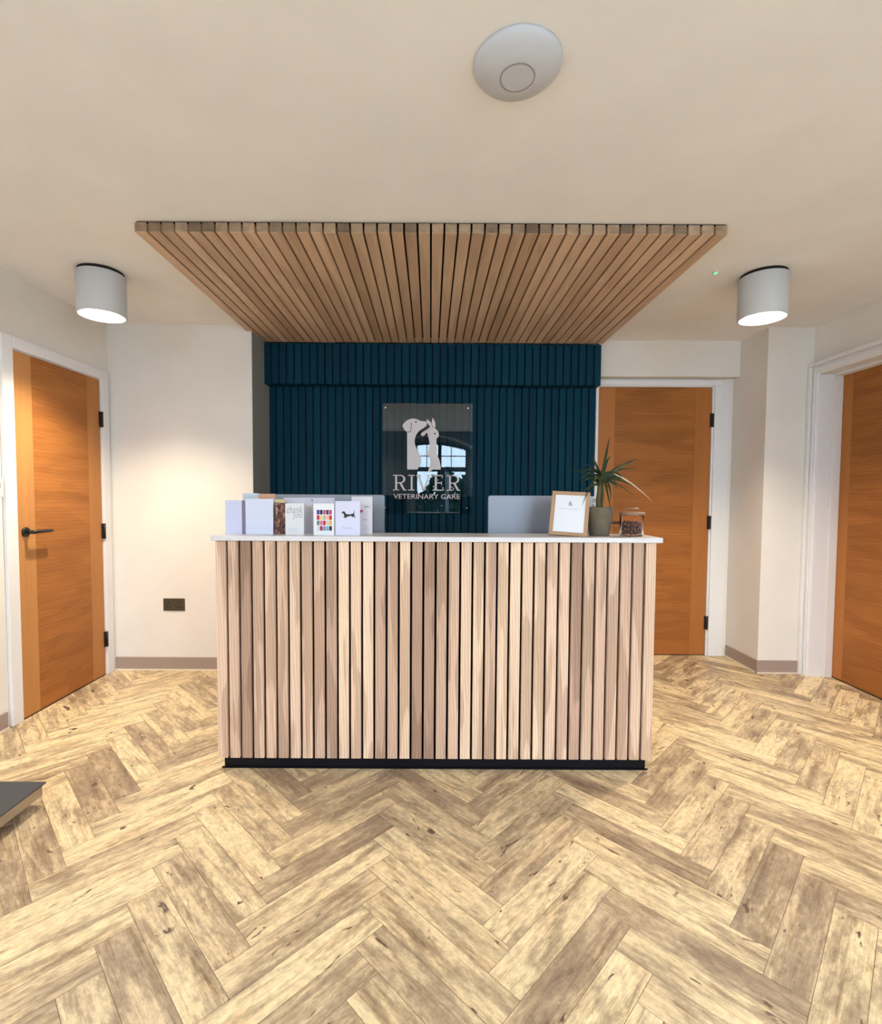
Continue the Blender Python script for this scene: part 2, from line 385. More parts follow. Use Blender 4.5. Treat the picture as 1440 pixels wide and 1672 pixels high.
# skirtings
def skirt(name, runs, label):
    mb = MB()
    for a, b in runs:
        mb.box((a[0], a[1], 0), (b[0], b[1], .088), mi=0); 
        dx, dy = abs(b[0] - a[0]), abs(b[1] - a[1])
        if dx > dy: mb.box((a[0], a[1] - .006, 0), (b[0], b[1], .009), mi=1)
        else:
            s = a[2]; mb.box((a[0] + min(0, s) * .006, a[1], 0), (b[0] + max(0, s) * .006, b[1], .009), mi=1)
    return tag(mb.build(name, [MT['skirt'], MT['seal']]), label, 'skirting board', kind='structure')
skirt('baseboard_back', [((XL + .02, YB - .012, 0), (-1.2, YB, 0))], 'taupe skirting along the wall left of the desk')
skirt('baseboard_left', [((XL, YN, 1), (XL + .012, 2.5, 1))], 'taupe skirting on the left wall beside the door')
skirt('baseboard_right', [((2.238, YB + .0002, -1), (2.25, 3.72, -1)), ((2.238, YB - .012, 0), (XR - .03, YB, 0)), ((XR - .012, YN, -1), (XR, 2.42, -1))], 'taupe skirting round the right wall corner')
skirt('baseboard_rear', [((XL, YN, 0), (XR, YN + .012, 0))], 'taupe skirting under the arched window')

# ------------------------------------------------------------------ doors
def hinge(parent, c, axis):
    mb = MB()
    if axis == 'x': mb.box((c[0] - .004, c[1] - .016, c[2] - .05), (c[0] + .010, c[1] + .013, c[2] + .05)); mb.lathe((c[0] + .012, c[1], c[2] - .05), [(.007, 0), (.007, .1)], 12)
    else: mb.box((c[0] - .013, c[1] - .010, c[2] - .05), (c[0] + .013, c[1] + .004, c[2] + .05)); mb.lathe((c[0], c[1] - .012, c[2] - .05), [(.007, 0), (.007, .1)], 12)
    o = mb.build('hinge', MT['black'], parent); o['label'] = 'black hinge'
# left door (in the left wall, faces +X)
d1 = thing('door_1', (XL, 2.93, 0), 'oak door in the left wall with a black lever handle', 'door', kind='structure')
mb = MB()
X = -2.16
mb.box((X - .04, 2.596, .006), (X, 2.714, 1.945), rnd=.2, grain='z'); mb.box((X - .04, 3.150, .006), (X, 3.268, 1.945), rnd=.8, grain='z')
mb.build('stile', MT['oak_v'], d1, bevel=.001)
mb = MB(); mb.box((X - .04, 2.7145, .006), (X - .0004, 3.1495, 1.945), rnd=.3, grain='y'); mb.build('door_panel', MT['oak_h'], d1, bevel=.0012)
mb = MB()
mb.box((XL - .12, 2.575, 0), (XL + .004, 2.593, 1.965)); mb.box((XL - .12, 3.271, 0), (XL + .004, 3.29, 1.965)); mb.box((XL - .12, 2.575, 1.948), (XL + .004, 3.29, 1.966))
mb.box((XL - .10, 2.59, 0), (XL - .045, 2.605, 1.95)); mb.build('door_frame', MT['gloss'], d1)
mb = MB()
mb.box((XL, 2.52, 0), (XL + .020, 2.590, 2.014)); mb.box((XL, 3.277, 0), (XL + .020, 3.350, 2.014)); mb.box((XL, 2.5905, 1.953), (XL + .020, 3.2765, 2.014))
mb.build('architrave', MT['gloss'], d1, bevel=.004)
for z in (1.69, .96, .24): hinge(d1, (X, 3.272, z), 'x')
mb = MB(); mb.box((X - .035, 2.60, .0005), (X + .001, 3.265, .006)); mb.build('threshold_gap', MT['dark'], d1)
hd = MB(); hd.lathe((X, 2.645, 1.0), [(.026, 0), (.026, .006), (.024, .009)], 28, axis='x'); ho = hd.build('door_handle', MT['black'], d1); ho['label'] = 'black lever handle'
hd = MB(); hd.lathe((X + .005, 2.645, 1.0), [(.010, 0), (.010, .045)], 18, axis='x')
hd.tube([(X + .045, 2.637, 1.0), (X + .047, 2.67, 1.0), (X + .047, 2.76, 1.0), (X + .046, 2.775, 1.0)], [.0095, .0095, .0088, .0085], 14); hd.build('lever', MT['black'], ho)

# rear door (faces -Y)
d2 = thing('door_2', (1.68, 3.745, 0), 'oak door in the back wall right of the teal panelling', 'door', kind='structure')
Y = 3.738
mb = MB(); mb.box((1.250, Y, .006), (1.372, Y + .04, 2.019), rnd=.3, grain='z'); mb.box((1.969, Y, .006), (2.089, Y + .04, 2.019), rnd=.9, grain='z'); mb.build('stile', MT['oak_v2'], d2, bevel=.001)
mb = MB(); mb.box((1.3725, Y + .0004, .006), (1.9685, Y + .04, 2.019), rnd=.73, grain='x'); mb.build('door_panel', MT['oak_h'], d2, bevel=.0012)
mb = MB()
mb.box((1.232, Y - .004, 0), (1.247, 3.86, 2.022)); mb.box((2.092, Y - .004, 0), (2.12, 3.86, 2.04)); mb.box((1.232, Y - .004, 2.022), (2.12, 3.86, 2.04)); mb.build('door_frame', MT['gloss'], d2)
mb = MB()
mb.box((1.222, 3.722, 2.030), (2.165, 3.745, 2.072)); mb.box((2.105, 3.722, 0), (2.165, 3.745, 2.0295)); mb.box((1.222, 3.722, 0), (1.240, 3.745, 2.0295))
mb.build('architrave', MT['gloss'], d2, bevel=.003)
mb = MB(); mb.box((2.166, 3.735, 0), (2.222, 3.745, 2.05)); mb.build('filler_strip', MT['gloss'], d2)
for z in (1.776, 1.014, .254): hinge(d2, (2.092, Y, z), 'y')
mb = MB(); mb.box((1.25, Y + .001, .0005), (2.089, Y + .035, .006)); mb.build('threshold_gap', MT['dark'], d2)
hd = MB(); hd.lathe((1.30, Y, 1.012), [(.026, -.009), (.026, 0)], 28, axis='y'); ho = hd.build('door_handle', MT['black'], d2); ho['label'] = 'black lever handle'
hd = MB(); hd.lathe((1.30, Y - .045, 1.012), [(.010, 0), (.010, .04)], 18, axis='y')
hd.tube([(1.292, Y - .045, 1.012), (1.33, Y - .047, 1.012), (1.41, Y - .047, 1.012), (1.425, Y - .046, 1.012)], [.0095, .0095, .0088, .0085], 14); hd.build('lever', MT['black'], ho)

# right door (in a deep reveal of the right wall, faces -X)
d3 = thing('door_3', (2.70, 2.92, 0), 'oak door set in a deep white frame in the right wall', 'door', kind='structure')
X = 2.70
mb = MB(); mb.box((X, 3.215, .008), (X + .04, 3.325, 2.012), rnd=.15, grain='z'); mb.box((X, 2.52, .008), (X + .04, 2.63, 2.012), rnd=.6, grain='z'); mb.build('stile', MT['oak_v2'], d3, bevel=.001)
mb = MB(); mb.box((X + .0004, 2.6305, .008), (X + .04, 3.2145, 2.012), rnd=.52, grain='y'); mb.build('door_panel', MT['oak_h'], d3, bevel=.0012)
mb = MB()  # lining and stop, stepped
for (ya, yb) in ((3.30, 3.33), (2.50, 2.53)):
    mb.box((XR - .012, ya, 0), (X - .057, yb - (.0005 if ya > 3 else 0), 2.0175))
mb.box((XR - .012, 2.5005, 2.018), (X - .057, 3.3295, 2.0495))
mb.box((X - .056, 3.288, 0), (X - .002, 3.3295, 2.003)); mb.box((X - .056, 2.5005, 0), (X - .002, 2.545, 2.003)); mb.box((X - .056, 2.5005, 2.0035), (X - .002, 3.3295, 2.0495))
mb.box((X - .001, 2.5005, 2.014), (X + .06, 3.3295, 2.0495)); mb.box((X + .041, 2.5005, 0), (X + .06, 3.3295, 2.013))
mb.build('door_frame', MT['gloss'], d3, bevel=.002)
mb = MB()
for (ya, yb) in ((3.31, 3.365), (2.44, 2.51)):
    mb.box((XR - .022, ya, 0), (XR - .0005, yb, 2.0299))
mb.box((XR - .022, 2.44, 2.03), (XR - .0005, 3.365, 2.095))
mb.box((XR - .042, 3.343, 0), (XR - .0222, 3.366, 2.0715)); mb.box((XR - .042, 2.44, 0), (XR - .0222, 2.463, 2.0715)); mb.box((XR - .042, 2.44, 2.0725), (XR - .0222, 3.366, 2.0955))
mb.box((XR - .031, 3.318, 0), (XR - .0222, 3.329, 2.045)); mb.box((XR - .031, 2.49, 2.046), (XR - .0222, 3.329, 2.057))
mb.build('architrave', MT['gloss'], d3, bevel=.0025)
mb = MB(); mb.box((X + .001, 2.52, .0005), (X + .035, 3.325, .008)); mb.build('threshold_gap', MT['dark'], d3)

# ------------------------------------------------------------------ reception desk
XD0, XD1, YF = -.925, .972, 2.13
desk = thing('reception_desk', (.0235, 2.3, 0), 'oak slatted reception desk with a white stone counter on a black plinth', 'reception desk')
mb = MB(); mb.box((-.905, YF + .022, 0), (.955, YF + .34, .0545)); mb.box((-.915, YF + .016, 0), (.965, YF + .022, .006))
mb.box((-.905, YF + .34, 0), (-.86, 2.80, .0545)); mb.box((.91, YF + .34, 0), (.955, 2.80, .0545)); mb.build('plinth', MT['plinth'], desk)
mb = MB()
mb.box((XD0 + .012, YF + .018, .055), (XD1 - .012, YF + .034, 1.009)); mb.box((XD0 + .012, YF + .034, .055), (XD0 + .03, 2.80, .73)); mb.box((XD1 - .03, YF + .034, .055), (XD1 - .012, 2.80, .73))
mb.box((XD0 + .03, YF + .17, .72), (XD1 - .03, YF + .186, 1.009)); mb.box((XD0 + .012, YF + .034, .73), (XD0 + .03, YF + .186, 1.009)); mb.box((XD1 - .03, YF + .034, .73), (XD1 - .012, YF + .186, 1.009))
mb.build('carcass', MT['cavity'], desk)
rng = random.Random(11); mb = MB(); n_ = 36; gap = .0095; pitch = (XD1 - XD0 + gap) / n_
for i in range(n_):
    x = XD0 + i * pitch
    mb.box((x, YF, .054), (x + pitch - gap, YF + .018, 1.0095), rnd=min(1, rng.random() ** 1.1), grain='z')
for side in (XD0, XD1):
    for i in range(12):
        y = YF + .02 + (i) * .056
        mb.box((side, y, .054), (side + (.012 if side == XD0 else -.012), y + .046, .73 if y > YF + .16 else 1.0095), rnd=rng.random(), grain='z')
mb.build('slat_cladding', MT['slat'], desk, bevel=.0014, seg=1)
mb = MB(); mb.box((-.937, 2.108, 1.010), (.990, 2.322, 1.032)); mb.build('counter_top', MT['stone'], desk, bevel=.003)
mb = MB(); mb.box((XD0 + .03, 2.317, .715), (XD1 - .03, 2.80, .74)); mb.build('worktop', MT['white'], desk, bevel=.002)

# ------------------------------------------------------------------ ceiling canopy and teal panelling
can = thing('slatted_canopy', (0, 2.86, H), 'oak slatted canopy fixed to the ceiling above the reception desk', 'ceiling canopy')
mb = MB(); N = 44; CX0, CX1 = -1.235, 1.225; gap = .0085; pitch = (CX1 - CX0 + gap) / N
mb = MB(); rng = random.Random(5)
for i in range(N):
    x = CX0 + i * pitch
    r = rng.random(); mb.box((x, 2.112 + rng.random() * .002, 2.295), (x + pitch - gap, 3.60, 2.334), rnd=r, grain='y', end_mi=1)
mb.build('canopy_slats', [MT['cslat'], MT['endgrain']], can, bevel=.0012, seg=1)
mb = MB(); mb.box((CX0 + .004, 2.12, 2.334), (CX1 - .004, 3.62, H - .0003)); mb.build('backing_board', MT['cavity'], can)

tp = thing('teal_slat_panel', (0, 3.78, 0), 'dark teal slatted wall panelling behind the desk with a deeper band on top', 'wall panelling')
TX0, TX1 = -1.202, 1.218
mb = MB(); gp = .009; pt = (TX1 - TX0 + gp) / 44; rng = random.Random(8)
for i in range(44):
    x = TX0 + i * pt; mb.box((x, 3.720, .0), (x + pt - gp, 3.738, 2.03), rnd=rng.random())
mb.build('wall_slats', MT['teal'], tp, bevel=.0012, seg=1)
mb = MB()
for i in range(44):
    x = TX0 + i * pt; mb.box((x, 3.615, 2.003), (x + pt - gp, 3.633, 2.292), rnd=rng.random())
    mb.box((x, 3.633, 2.003), (x + pt - gp, 3.722, 2.012), rnd=rng.random())
mb.build('top_band_slats', MT['teal'], tp, bevel=.0012, seg=1)
mb = MB(); mb.box((TX0 + .002, 3.738, 0), (1.16, 3.7795, 2.2)); mb.box((TX0 + .002, 3.633, 2.012), (TX1 - .002, 3.738, 2.293)); mb.box((1.16, 3.738, 0), (TX1 - .002, 3.744, 2.0))
m_tb = mat('dark_teal_backing', (.002, .006, .014), .8); mb.build('backing_board', m_tb, tp)

# ------------------------------------------------------------------ acrylic sign
SX = lambda px: -.464 + (px - 600) * .004455
SZ = lambda py: 1.956 - (py - 640) * .004462
sg = thing('acrylic_sign', (-.025, 3.66, 1.07), 'clear acrylic sign with white dog and rabbit logo on the teal panelling', 'sign')
mb = MB(); mb.box((SX(624.8), 3.655, SZ(838)), (SX(772), 3.663, SZ(658))); mb.build('acrylic_pane', MT['glass'], sg)
for (px, py) in ((629.5, 665.5), (764.5, 665.5), (763.5, 828.5), (629.5, 828.5)):
    mb = MB(); mb.lathe((SX(px), 3.650, SZ(py)), [(.0055, 0), (.0065, .003), (.0065, .004)], 16, axis='y'); mb.lathe((SX(px), 3.6635, SZ(py)), [(.006, 0), (.006, .057)], 16, axis='y')
    mb.build('standoff_pin', MT['chrome'], sg)
LX = lambda c: SX(650 + c / 16.725); LZ = lambda c: SZ(675 + c / 16.72)
dog = [(255, 1515), (252, 900), (250, 500), (180, 440), (118, 325), (160, 260), (230, 190), (310, 150), (400, 130), (470, 135), (535, 155), (600, 190), (690, 200), (770, 210), (795, 240), (790, 290),
       (765, 335), (700, 385), (620, 430), (560, 485), (505, 560), (470, 650), (455, 740), (465, 830), (505, 930), (550, 1020), (600, 1110), (632, 1200), (640, 1290), (610, 1390), (545, 1500), (540, 1515)]
rab = [(820, 1600), (850, 1500), (880, 1400), (895, 1270), (860, 1160), (790, 1110), (630, 1105), (720, 1095), (800, 1060), (850, 960), (865, 860), (860, 740), (835, 640), (812, 560), (798, 510), (770, 525), (730, 580), (690, 605), (640, 590), (622, 550),
       (650, 510), (720, 470), (790, 430), (850, 380), (890, 350), (870, 330), (815, 260), (785, 200), (770, 148), (830, 170), (880, 210), (920, 270), (928, 190), (945, 105), (985, 160), (1015, 230), (1025, 310), (1012, 400),
       (1060, 430), (1100, 480), (1125, 560), (1110, 625), (1060, 665), (1055, 740), (1060, 900), (1075, 1130), (1115, 1200), (1150, 1290), (1172, 1400), (1178, 1515), (960, 1515), (900, 1560)]
mb = MB(); mb.prism([(LX(a), LZ(b)) for a, b in dog][::-1], 3.6528, 3.6548)
lgd = mb.build('dog_silhouette', MT['logo'], sg, fix=False); lgd['label'] = 'pale dog silhouette'
mb = MB(); mb.prism([(LX(a), LZ(b)) for a, b in rab][::-1], 3.6528, 3.6548)
lgr = mb.build('rabbit_silhouette', MT['logo'], sg, fix=False); lgr['label'] = 'pale rabbit silhouette'
def stroke(mb, pts, wd, y, X_=LX, Z_=LZ, t=.0008):
    P = [Vector((X_(a), Z_(b))) for a, b in pts]
    for i in range(len(P) - 1):
        d = (P[i + 1] - P[i]).normalized(); nn = Vector((-d.y, d.x)) * wd / 2; e = d * wd * .3
        mb.prism([tuple(P[i] - nn - e), tuple(P[i + 1] - nn + e), tuple(P[i + 1] + nn + e), tuple(P[i] + nn - e)], y, y + t)
mb = MB(); stroke(mb, [(350, 235), (362, 300), (358, 400), (335, 485), (300, 500), (255, 490)], .0042, 3.6518); mb.build('ear_line', MT['logoline'], lgd)
mb = MB(); stroke(mb, [(905, 270), (935, 320), (962, 375), (985, 390)], .003, 3.6518); mb.build('ear_line', MT['logoline'], lgr)
for (a, b, q) in ((488, 222, lgd), (1010, 535, lgr)):
    mb = MB(); mb.lathe((LX(a), 3.6515, LZ(b)), [(.0062, 0), (.0062, .001)], 14, axis='y'); mb.build('eye', MT['logoline'], q)
# lettering RIVER, slab serif
RX = lambda c: SX(635 + c / 11.077); RZ = lambda c: SZ(765 + c / 11.077)
mb = MB()
def rect(x0, z0, x1, z1): mb.prism([(RX(x0), RZ(z1)), (RX(x1), RZ(z1)), (RX(x1), RZ(z0)), (RX(x0), RZ(z0))], 3.6528, 3.6548)
def para(x0, x1, z0, x2, x3, z1): mb.prism([(RX(x2), RZ(z1)), (RX(x3), RZ(z1)), (RX(x1), RZ(z0)), (RX(x0), RZ(z0))], 3.6528, 3.6548)
def letR(o):
    rect(o + 117, 105, o + 150, 390); rect(o + 78, 105, o + 160, 124); rect(o + 78, 372, o + 187, 390)
    pr = None; cx, cz = 205, 183
    for i in range(13):
        a = PI / 2 - PI * i / 12
        q = ((cx + 97 * math.cos(a), cz - 78 * math.sin(a)), (cx + 62 * math.cos(a), cz - 59 * math.sin(a)))
        if pr: mb.prism([(RX(o + p[0]), RZ(p[1])) for p in (pr[0], q[0], q[1], pr[1])][::-1], 3.6528, 3.6548)
        pr = q
    rect(o + 150, 105, o + 206, 124); rect(o + 150, 242, o + 206, 261)
    para(o + 190, o + 232, 255, o + 258, o + 300, 375); rect(o + 262, 372, o + 322, 390)
letR(0); letR(982)
rect(400, 105, 435, 390); rect(355, 105, 470, 124); rect(355, 372, 470, 390)
rect(498, 105, 592, 124); rect(695, 105, 768, 124); para(522, 562, 118, 612, 650, 392); para(720, 746, 118, 625, 655, 392)
rect(840, 105, 875, 390); rect(798, 105, 985, 124); rect(798, 372, 1005, 390); rect(875, 240, 968, 258); rect(968, 105, 985, 160); rect(953, 225, 968, 275); para(975, 992, 325, 988, 1007, 390)
mb.build('lettering', MT['logo'], sg, fix=False)
mb = MB(); text_into(mb, 'VETERINARY CARE', SX(642.8), SX(752.3), SZ(813.9), SZ(806.0), 3.6535); mb.build('lettering', MT['logo'], sg, fix=False)

# ------------------------------------------------------------------ ceiling lamps, access point, indicator
def lamp(x, y, label, L, C, group=None, size=118, blend=1.0):
    t = thing('ceiling_lamp', (x, y, H), label, 'ceiling light', group)
    mb = MB(); mb.lathe((x, y, 0), [(.0, H - .016), (.110, H - .016), (.112, H - .018), (.112, 2.121), (.110, 2.118), (.104, 2.118)], 56, caps=False); mb.lathe((x, y, 0), [(.104, 2.118), (.103, 2.121), (.100, 2.165), (0, 2.165)], 56, mi=1, caps=False); mb.build('lamp_housing', [MT['lampbody'], MT['white']], t)
    mb = MB(); mb.lathe((x, y, 0), [(.104, H - .0165), (.104, H - .0002)], 40); mb.build('shadow_gap_ring', MT['dark'], t)  # black ring stands in for the shadow gap at the ceiling
    em = mat('lit_diffuser', (.9, .9, .9), .5, emit=(1, .96, .9), es=14)
    mb = MB(); mb.lathe((x, y, 0), [(0, 2.156), (.0995, 2.156)], 48, caps=False); o = mb.build('diffuser', em, t, fix=False); o['label'] = 'glowing white diffuser'
    ld = bpy.data.lights.new('lamp_light', 'SPOT'); ld.energy = L; ld.color = C; ld.spot_size = math.radians(size); ld.spot_blend = blend; ld.shadow_soft_size = .035
    lo = bpy.data.objects.new('lamp_light', ld); COL.objects.link(lo); lo.parent = t; lo.location = (0, 0, 2.112 - H)
lamp(-1.695, 2.60, 'round grey cylinder ceiling lamp by the left door, lit', LAMP_L, LAMP_C, 'cylinder lamps on the ceiling')
lamp(1.69, 2.585, 'round grey cylinder ceiling lamp by the right door, lit', LAMP_L, LAMP_C, 'cylinder lamps on the ceiling')
if FILL_L:  # unseen lamps added to fill the front of the room
    lamp(-1.1, -.75, 'added fill lamp in a grey cylinder behind the viewer, on the left', FILL_L, FILL_C, 'cylinder lamps on the ceiling', 165, .5)
    lamp(1.1, -.75, 'added fill lamp in a grey cylinder behind the viewer, on the right', FILL_L, FILL_C, 'cylinder lamps on the ceiling', 165, .5)

ap = thing('wireless_access_point', (.221, 1.353, H), 'white domed disc access point on the ceiling in front of the canopy', 'access point')
mb = MB(); mb.lathe((.221, 1.353, H), [(0, -.0365), (.043, -.0365), (.06, -.035), (.085, -.028), (.105, -.017), (.114, -.008), (.114, -.003), (.108, 0)], 64, caps=False); mb.build('dome', mat('grey_white_plastic', (.56, .57, .60), .45), ap)
mb = MB(); mb.lathe((.221, 1.353, H), [(.043, -.0378), (.0455, -.0378)], 48, caps=False); mb.build('status_ring', mat('grey_ring', (.25, .23, .30), .6), ap, fix=False)
ind = thing('emergency_light', (1.433, 2.562, H), 'tiny round emergency light with a green glow beside the right lamp', 'emergency light')
mb = MB(); mb.lathe((1.433, 2.562, H), [(.009, -.004), (.016, -.003), (.018, 0)], 28, caps=False); mb.build('rim', MT['white'], ind)
mb = MB(); mb.lathe((1.433, 2.562, H), [(0, -.0048), (.010, -.0048)], 20, caps=False); mb.build('green_led', mat('green_led', (.02, .2, .08), .5, emit=(.10, .85, .40), es=1.6), ind, fix=False)

# ------------------------------------------------------------------ wall plates
so = thing('wall_socket', (-1.748, YB, .41), 'bronze double wall socket low on the wall left of the desk', 'wall socket')
mb = MB(); mb.box((-1.821, YB - .006, .409), (-1.675, YB, .494)); mb.build('face_plate', MT['bronze'], so, bevel=.0015)
for cx in (-1.785, -1.711):
    for (a, b) in (((cx - .004, .462), (cx + .004, .472)), ((cx - .016, .434), (cx - .007, .441)), ((cx + .007, .434), (cx + .016, .441))):
        mb = MB(); mb.box((a[0], YB - .0068, a[1]), (b[0], YB - .0061, b[1])); mb.build('pin_hole', MT['dark'], so)
for cx in (-1.762, -1.735):
    mb = MB(); mb.box((cx - .006, YB - .010, .470), (cx + .006, YB - .0061, .486)); mb.build('rocker_switch', MT['bronze'], so, bevel=.001)
th = thing('thermostat', (XL, 2.45, 1.19), 'white thermostat box on the left wall beside the door frame', 'thermostat')
mb = MB(); mb.box((XL, 2.40, 1.187), (XL + .028, 2.497, 1.276)); mb.build('casing', MT['white'], th, bevel=.003)
mb = MB(); mb.box((XL + .0283, 2.42, 1.232), (XL + .029, 2.478, 1.262)); mb.build('display', mat('dark_display', (.06, .05, .04), .3), th)
sw = thing('dial_switch', (1.20, 3.71, 1.145), 'small white dial switch at the right end of the teal panelling', 'switch')
mb = MB(); mb.box((1.178, 3.692, 1.145), (1.240, 3.7195, 1.205)); mb.build('switch_body', MT['white'], sw, bevel=.002)
mb = MB(); mb.lathe((1.214, 3.684, 1.175), [(.013, 0), (.014, .008)], 24, axis='y'); mb.build('dial', mat('grey_dial', (.35, .33, .32), .5), sw)

# ------------------------------------------------------------------ monitors
def monitor(x0, x1, y, z1, tilt, label):
    xc = (x0 + x1) / 2; t = thing('computer_monitor', (xc, y + .04, .74), label, 'monitor', 'silver monitors behind the counter')
    # shell tapers slightly towards the rear, rounded corners
    def rr(xa, xb, za, zb, r, yy):
        pts = []
        for (cx, cz, a0) in ((xb - r, zb - r, 0), (xa + r, zb - r, 90), (xa + r, za + r, 180), (xb - r, za + r, 270)):
            for k in range(6):
                a = math.radians(a0 + 18 * k); pts.append((cx + r * math.cos(a), yy + tilt * (cz + r * math.sin(a) - .9), cz + r * math.sin(a)))
        return pts
    mb = MB(); z0 = .86
    mb.grid([rr(x0 + .002, x1 - .002, z0 + .002, z1 - .002, .012, y - .0015), rr(x0, x1, z0, z1, .013, y), rr(x0, x1, z0, z1, .013, y + .012), rr(x0 + .004, x1 - .004, z0 + .004, z1 - .004, .011, y + .0135)], .5, False, True, 0, True)
    mb.build('back_shell', MT['silver'], t)
    mb = MB(); mb.box((x0 + .01, y + .0145 , z0 + .012), (x1 - .01, y + .0155, z1 - .012)); o = mb.build('screen', mat('black_screen', (.01, .01, .012), .15), t)
    mb = MB(); mb.grid([[(xc - .06, y - .02, .746), (xc + .06, y - .02, .746), (xc + .06, y - .012, .746), (xc - .06, y - .012, .746)], [(xc - .06, y - .03, .86), (xc + .06, y - .03, .86), (xc + .06, y - .022, .86), (xc - .06, y - .022, .86)], [(xc - .06, y - .008, .96), (xc + .06, y - .008, .96), (xc + .06, y - .0016, .96), (xc - .06, y - .0016, .96)]], .5, False, True, 0, True)
    mb.build('stand_arm', MT['silver'], t)
    mb = MB(); mb.box((xc - .09, y - .05, .740), (xc + .09, y + .11, .747)); mb.build('stand_foot', MT['silver'], t, bevel=.002)
monitor(-.769, -.227, 2.45, 1.209, .0, 'silver monitor standing behind the row of greeting cards')
monitor(.283, .800, 2.45, 1.209, .0, 'silver monitor standing behind the wooden photo frame')

# ------------------------------------------------------------------ greeting cards
CZ = 1.0321
def card(name, x0, x1, ztop, y, label, m, m2=None, rz=0, lean=.04, spread=.05, flap=1.0):
    """folded card: front leaf leaning back, rear leaf leaning forward, folded at the top or side"""
    t = thing(name, ((x0 + x1) / 2, y, CZ), label, 'greeting card', 'greeting cards on the counter', rz=rz)
    t['_o'] = (0, 0, 0)
    wd = (x1 - x0) / 2; h = ztop - CZ; th = .0006
    mb = MB()
    # front leaf (faces -Y), side fold on the left edge: rear leaf opens behind
    fr = [(-wd, 0, 0), (wd, 0, 0), (wd, 0, h), (-wd, 0, h)]
    mb.box((-wd, 0, 0), (wd, th, h))
    o = mb.build('front_leaf', m, t, local=True)
    mb = MB(); a = spread
    P0 = Vector((-wd, th, 0)); P1 = Vector((-wd + 2 * wd * flap * math.cos(a), th + 2 * wd * flap * math.sin(a), 0)); nrm = Vector((-math.sin(a), math.cos(a), 0)) * th
    ring = [P0, P1, P1 + nrm, P0 + nrm]
    mb.grid([ring, [p + Vector((0, 0, h)) for p in ring]], .5, False, True, 0, True)
    mb.build('rear_leaf', m2 or m, t, local=True)
    return t, wd, h
def art(t, name, mb, m, label=None):
    o = mb.build(name, m, t, local=True, fix=False)
    if label: o['label'] = label
    return o
def scribble(mb, x0, x1, z0, z1, rows, rng, h=.0022, y=-.0004):
    for i in range(rows):
        z = z1 - (z1 - z0) * (i + .5) / rows; x = x0
        while x < x1 - .004:
            wln = .003 + rng.random() * .009; xe = min(x1, x + wln)
            zz = z + (rng.random() - .5) * .0012
            mb.face([(x, y, zz), (xe, y, zz), (xe, y, zz + h * (.5 + .5 * rng.random())), (x, y, zz + h * .8)]); x = xe + .0015 + rng.random() * .002
rng = random.Random(21)
inkl = mat('faint_ink', (.46, .46, .62), .8)
# open lilac letter-card, leftmost: front leaf plus folded edge, shade put in its colour
t, wd, h = card('greeting_card', -.905, -.832, 1.181, 2.19, 'lilac handwritten card standing leftmost on the counter', MT['cardlilac'], mat('shaded_grey_card', (.30, .27, .36), .8), spread=.95, flap=.9)  # rear leaf given a darker colour for its shaded side
mb = MB(); scribble(mb, -wd + .014, wd - .003, .012, h - .01, 12, rng, .0015); art(t, 'handwriting', mb, inkl)
mb = MB(); mb.box((wd + .0003, 0, 0), (wd + .014, .0007, h)); mb.build('fold_edge', mat('shaded_card_edge', (.20, .17, .24), .8), t, local=True)
t, wd, h = card('greeting_card', -.815, -.694, 1.188, 2.19, 'white card covered in lines of handwriting, second from the left', mat('pale_blue_card', (.66, .69, .82), .7), spread=.25)
mb = MB(); scribble(mb, -wd + .01, wd - .008, .02, h - .008, 13, rng, .0013); art(t, 'handwriting', mb, inkl)
t, wd, h = card('greeting_card', -.694, -.632, 1.171, 2.205, 'brown card with a dark photograph-like print between two white cards', mat('brown_print', (.10, .045, .03), .6), MT['card'], spread=.1)
def _ph():
    m = mat('brown_photo', (.1, .05, .03), .6); n, l, b = nodes(m); tc = n.new('ShaderNodeTexCoord')
    f = noise(n, l, mapping(n, l, tc.outputs['Object'], (75, 1, 32)), 1, 3, .6, 1)
    r = ramp(n, [(.38, (.025, .012, .012)), (.5, (.13, .04, .02)), (.6, (.30, .14, .08)), (.7, (.62, .50, .46))]); l.new(f, r.inputs[0]); l.new(r.outputs[0], b.inputs['Base Color']); return m
mb = MB(); mb.face([(-wd + .001, -.0004, .002), (wd - .006, -.0004, .002), (wd - .008, -.0004, h - .002), (-wd + .001, -.0004, h - .002)]); art(t, 'printed_picture', mb, _ph())
t, wd, h = card('greeting_card', -.705, -.652, 1.186, 2.225, 'pale yellow card peeping out above the brown printed card', mat('yellow_card', (.72, .58, .30), .7), spread=.2)
t, wd, h = card('greeting_card', -.637, -.556, 1.170, 2.178, 'white card with thank you written in thin script', mat('ivory_card', (.72, .71, .72), .7), spread=.2)
mb = MB()
text_into(mb, 'thank', -wd + .008, wd - .004, .094, .126, -.0004, shear=.3); art(t, 'script_word', mb, mat('soft_grey_ink', (.36, .36, .36), .8))
mb = MB(); text_into(mb, 'you', -.008, wd - .006, .066, .092, -.0004, shear=.3); art(t, 'script_word', mb, mat('soft_grey_ink', (.36, .36, .36), .8)); mb = MB()
scribble(mb, -wd + .014, wd - .02, .012, .03, 2, rng, .0015); art(t, 'script_lettering', mb, mat('soft_grey_ink', (.36, .36, .36), .8))
t, wd, h = card('greeting_card', -.668, -.438, 1.194, 2.262, 'wide white printed card behind the thank you and coloured squares cards', mat('grey_white_card', (.66, .64, .70), .7), spread=.04)
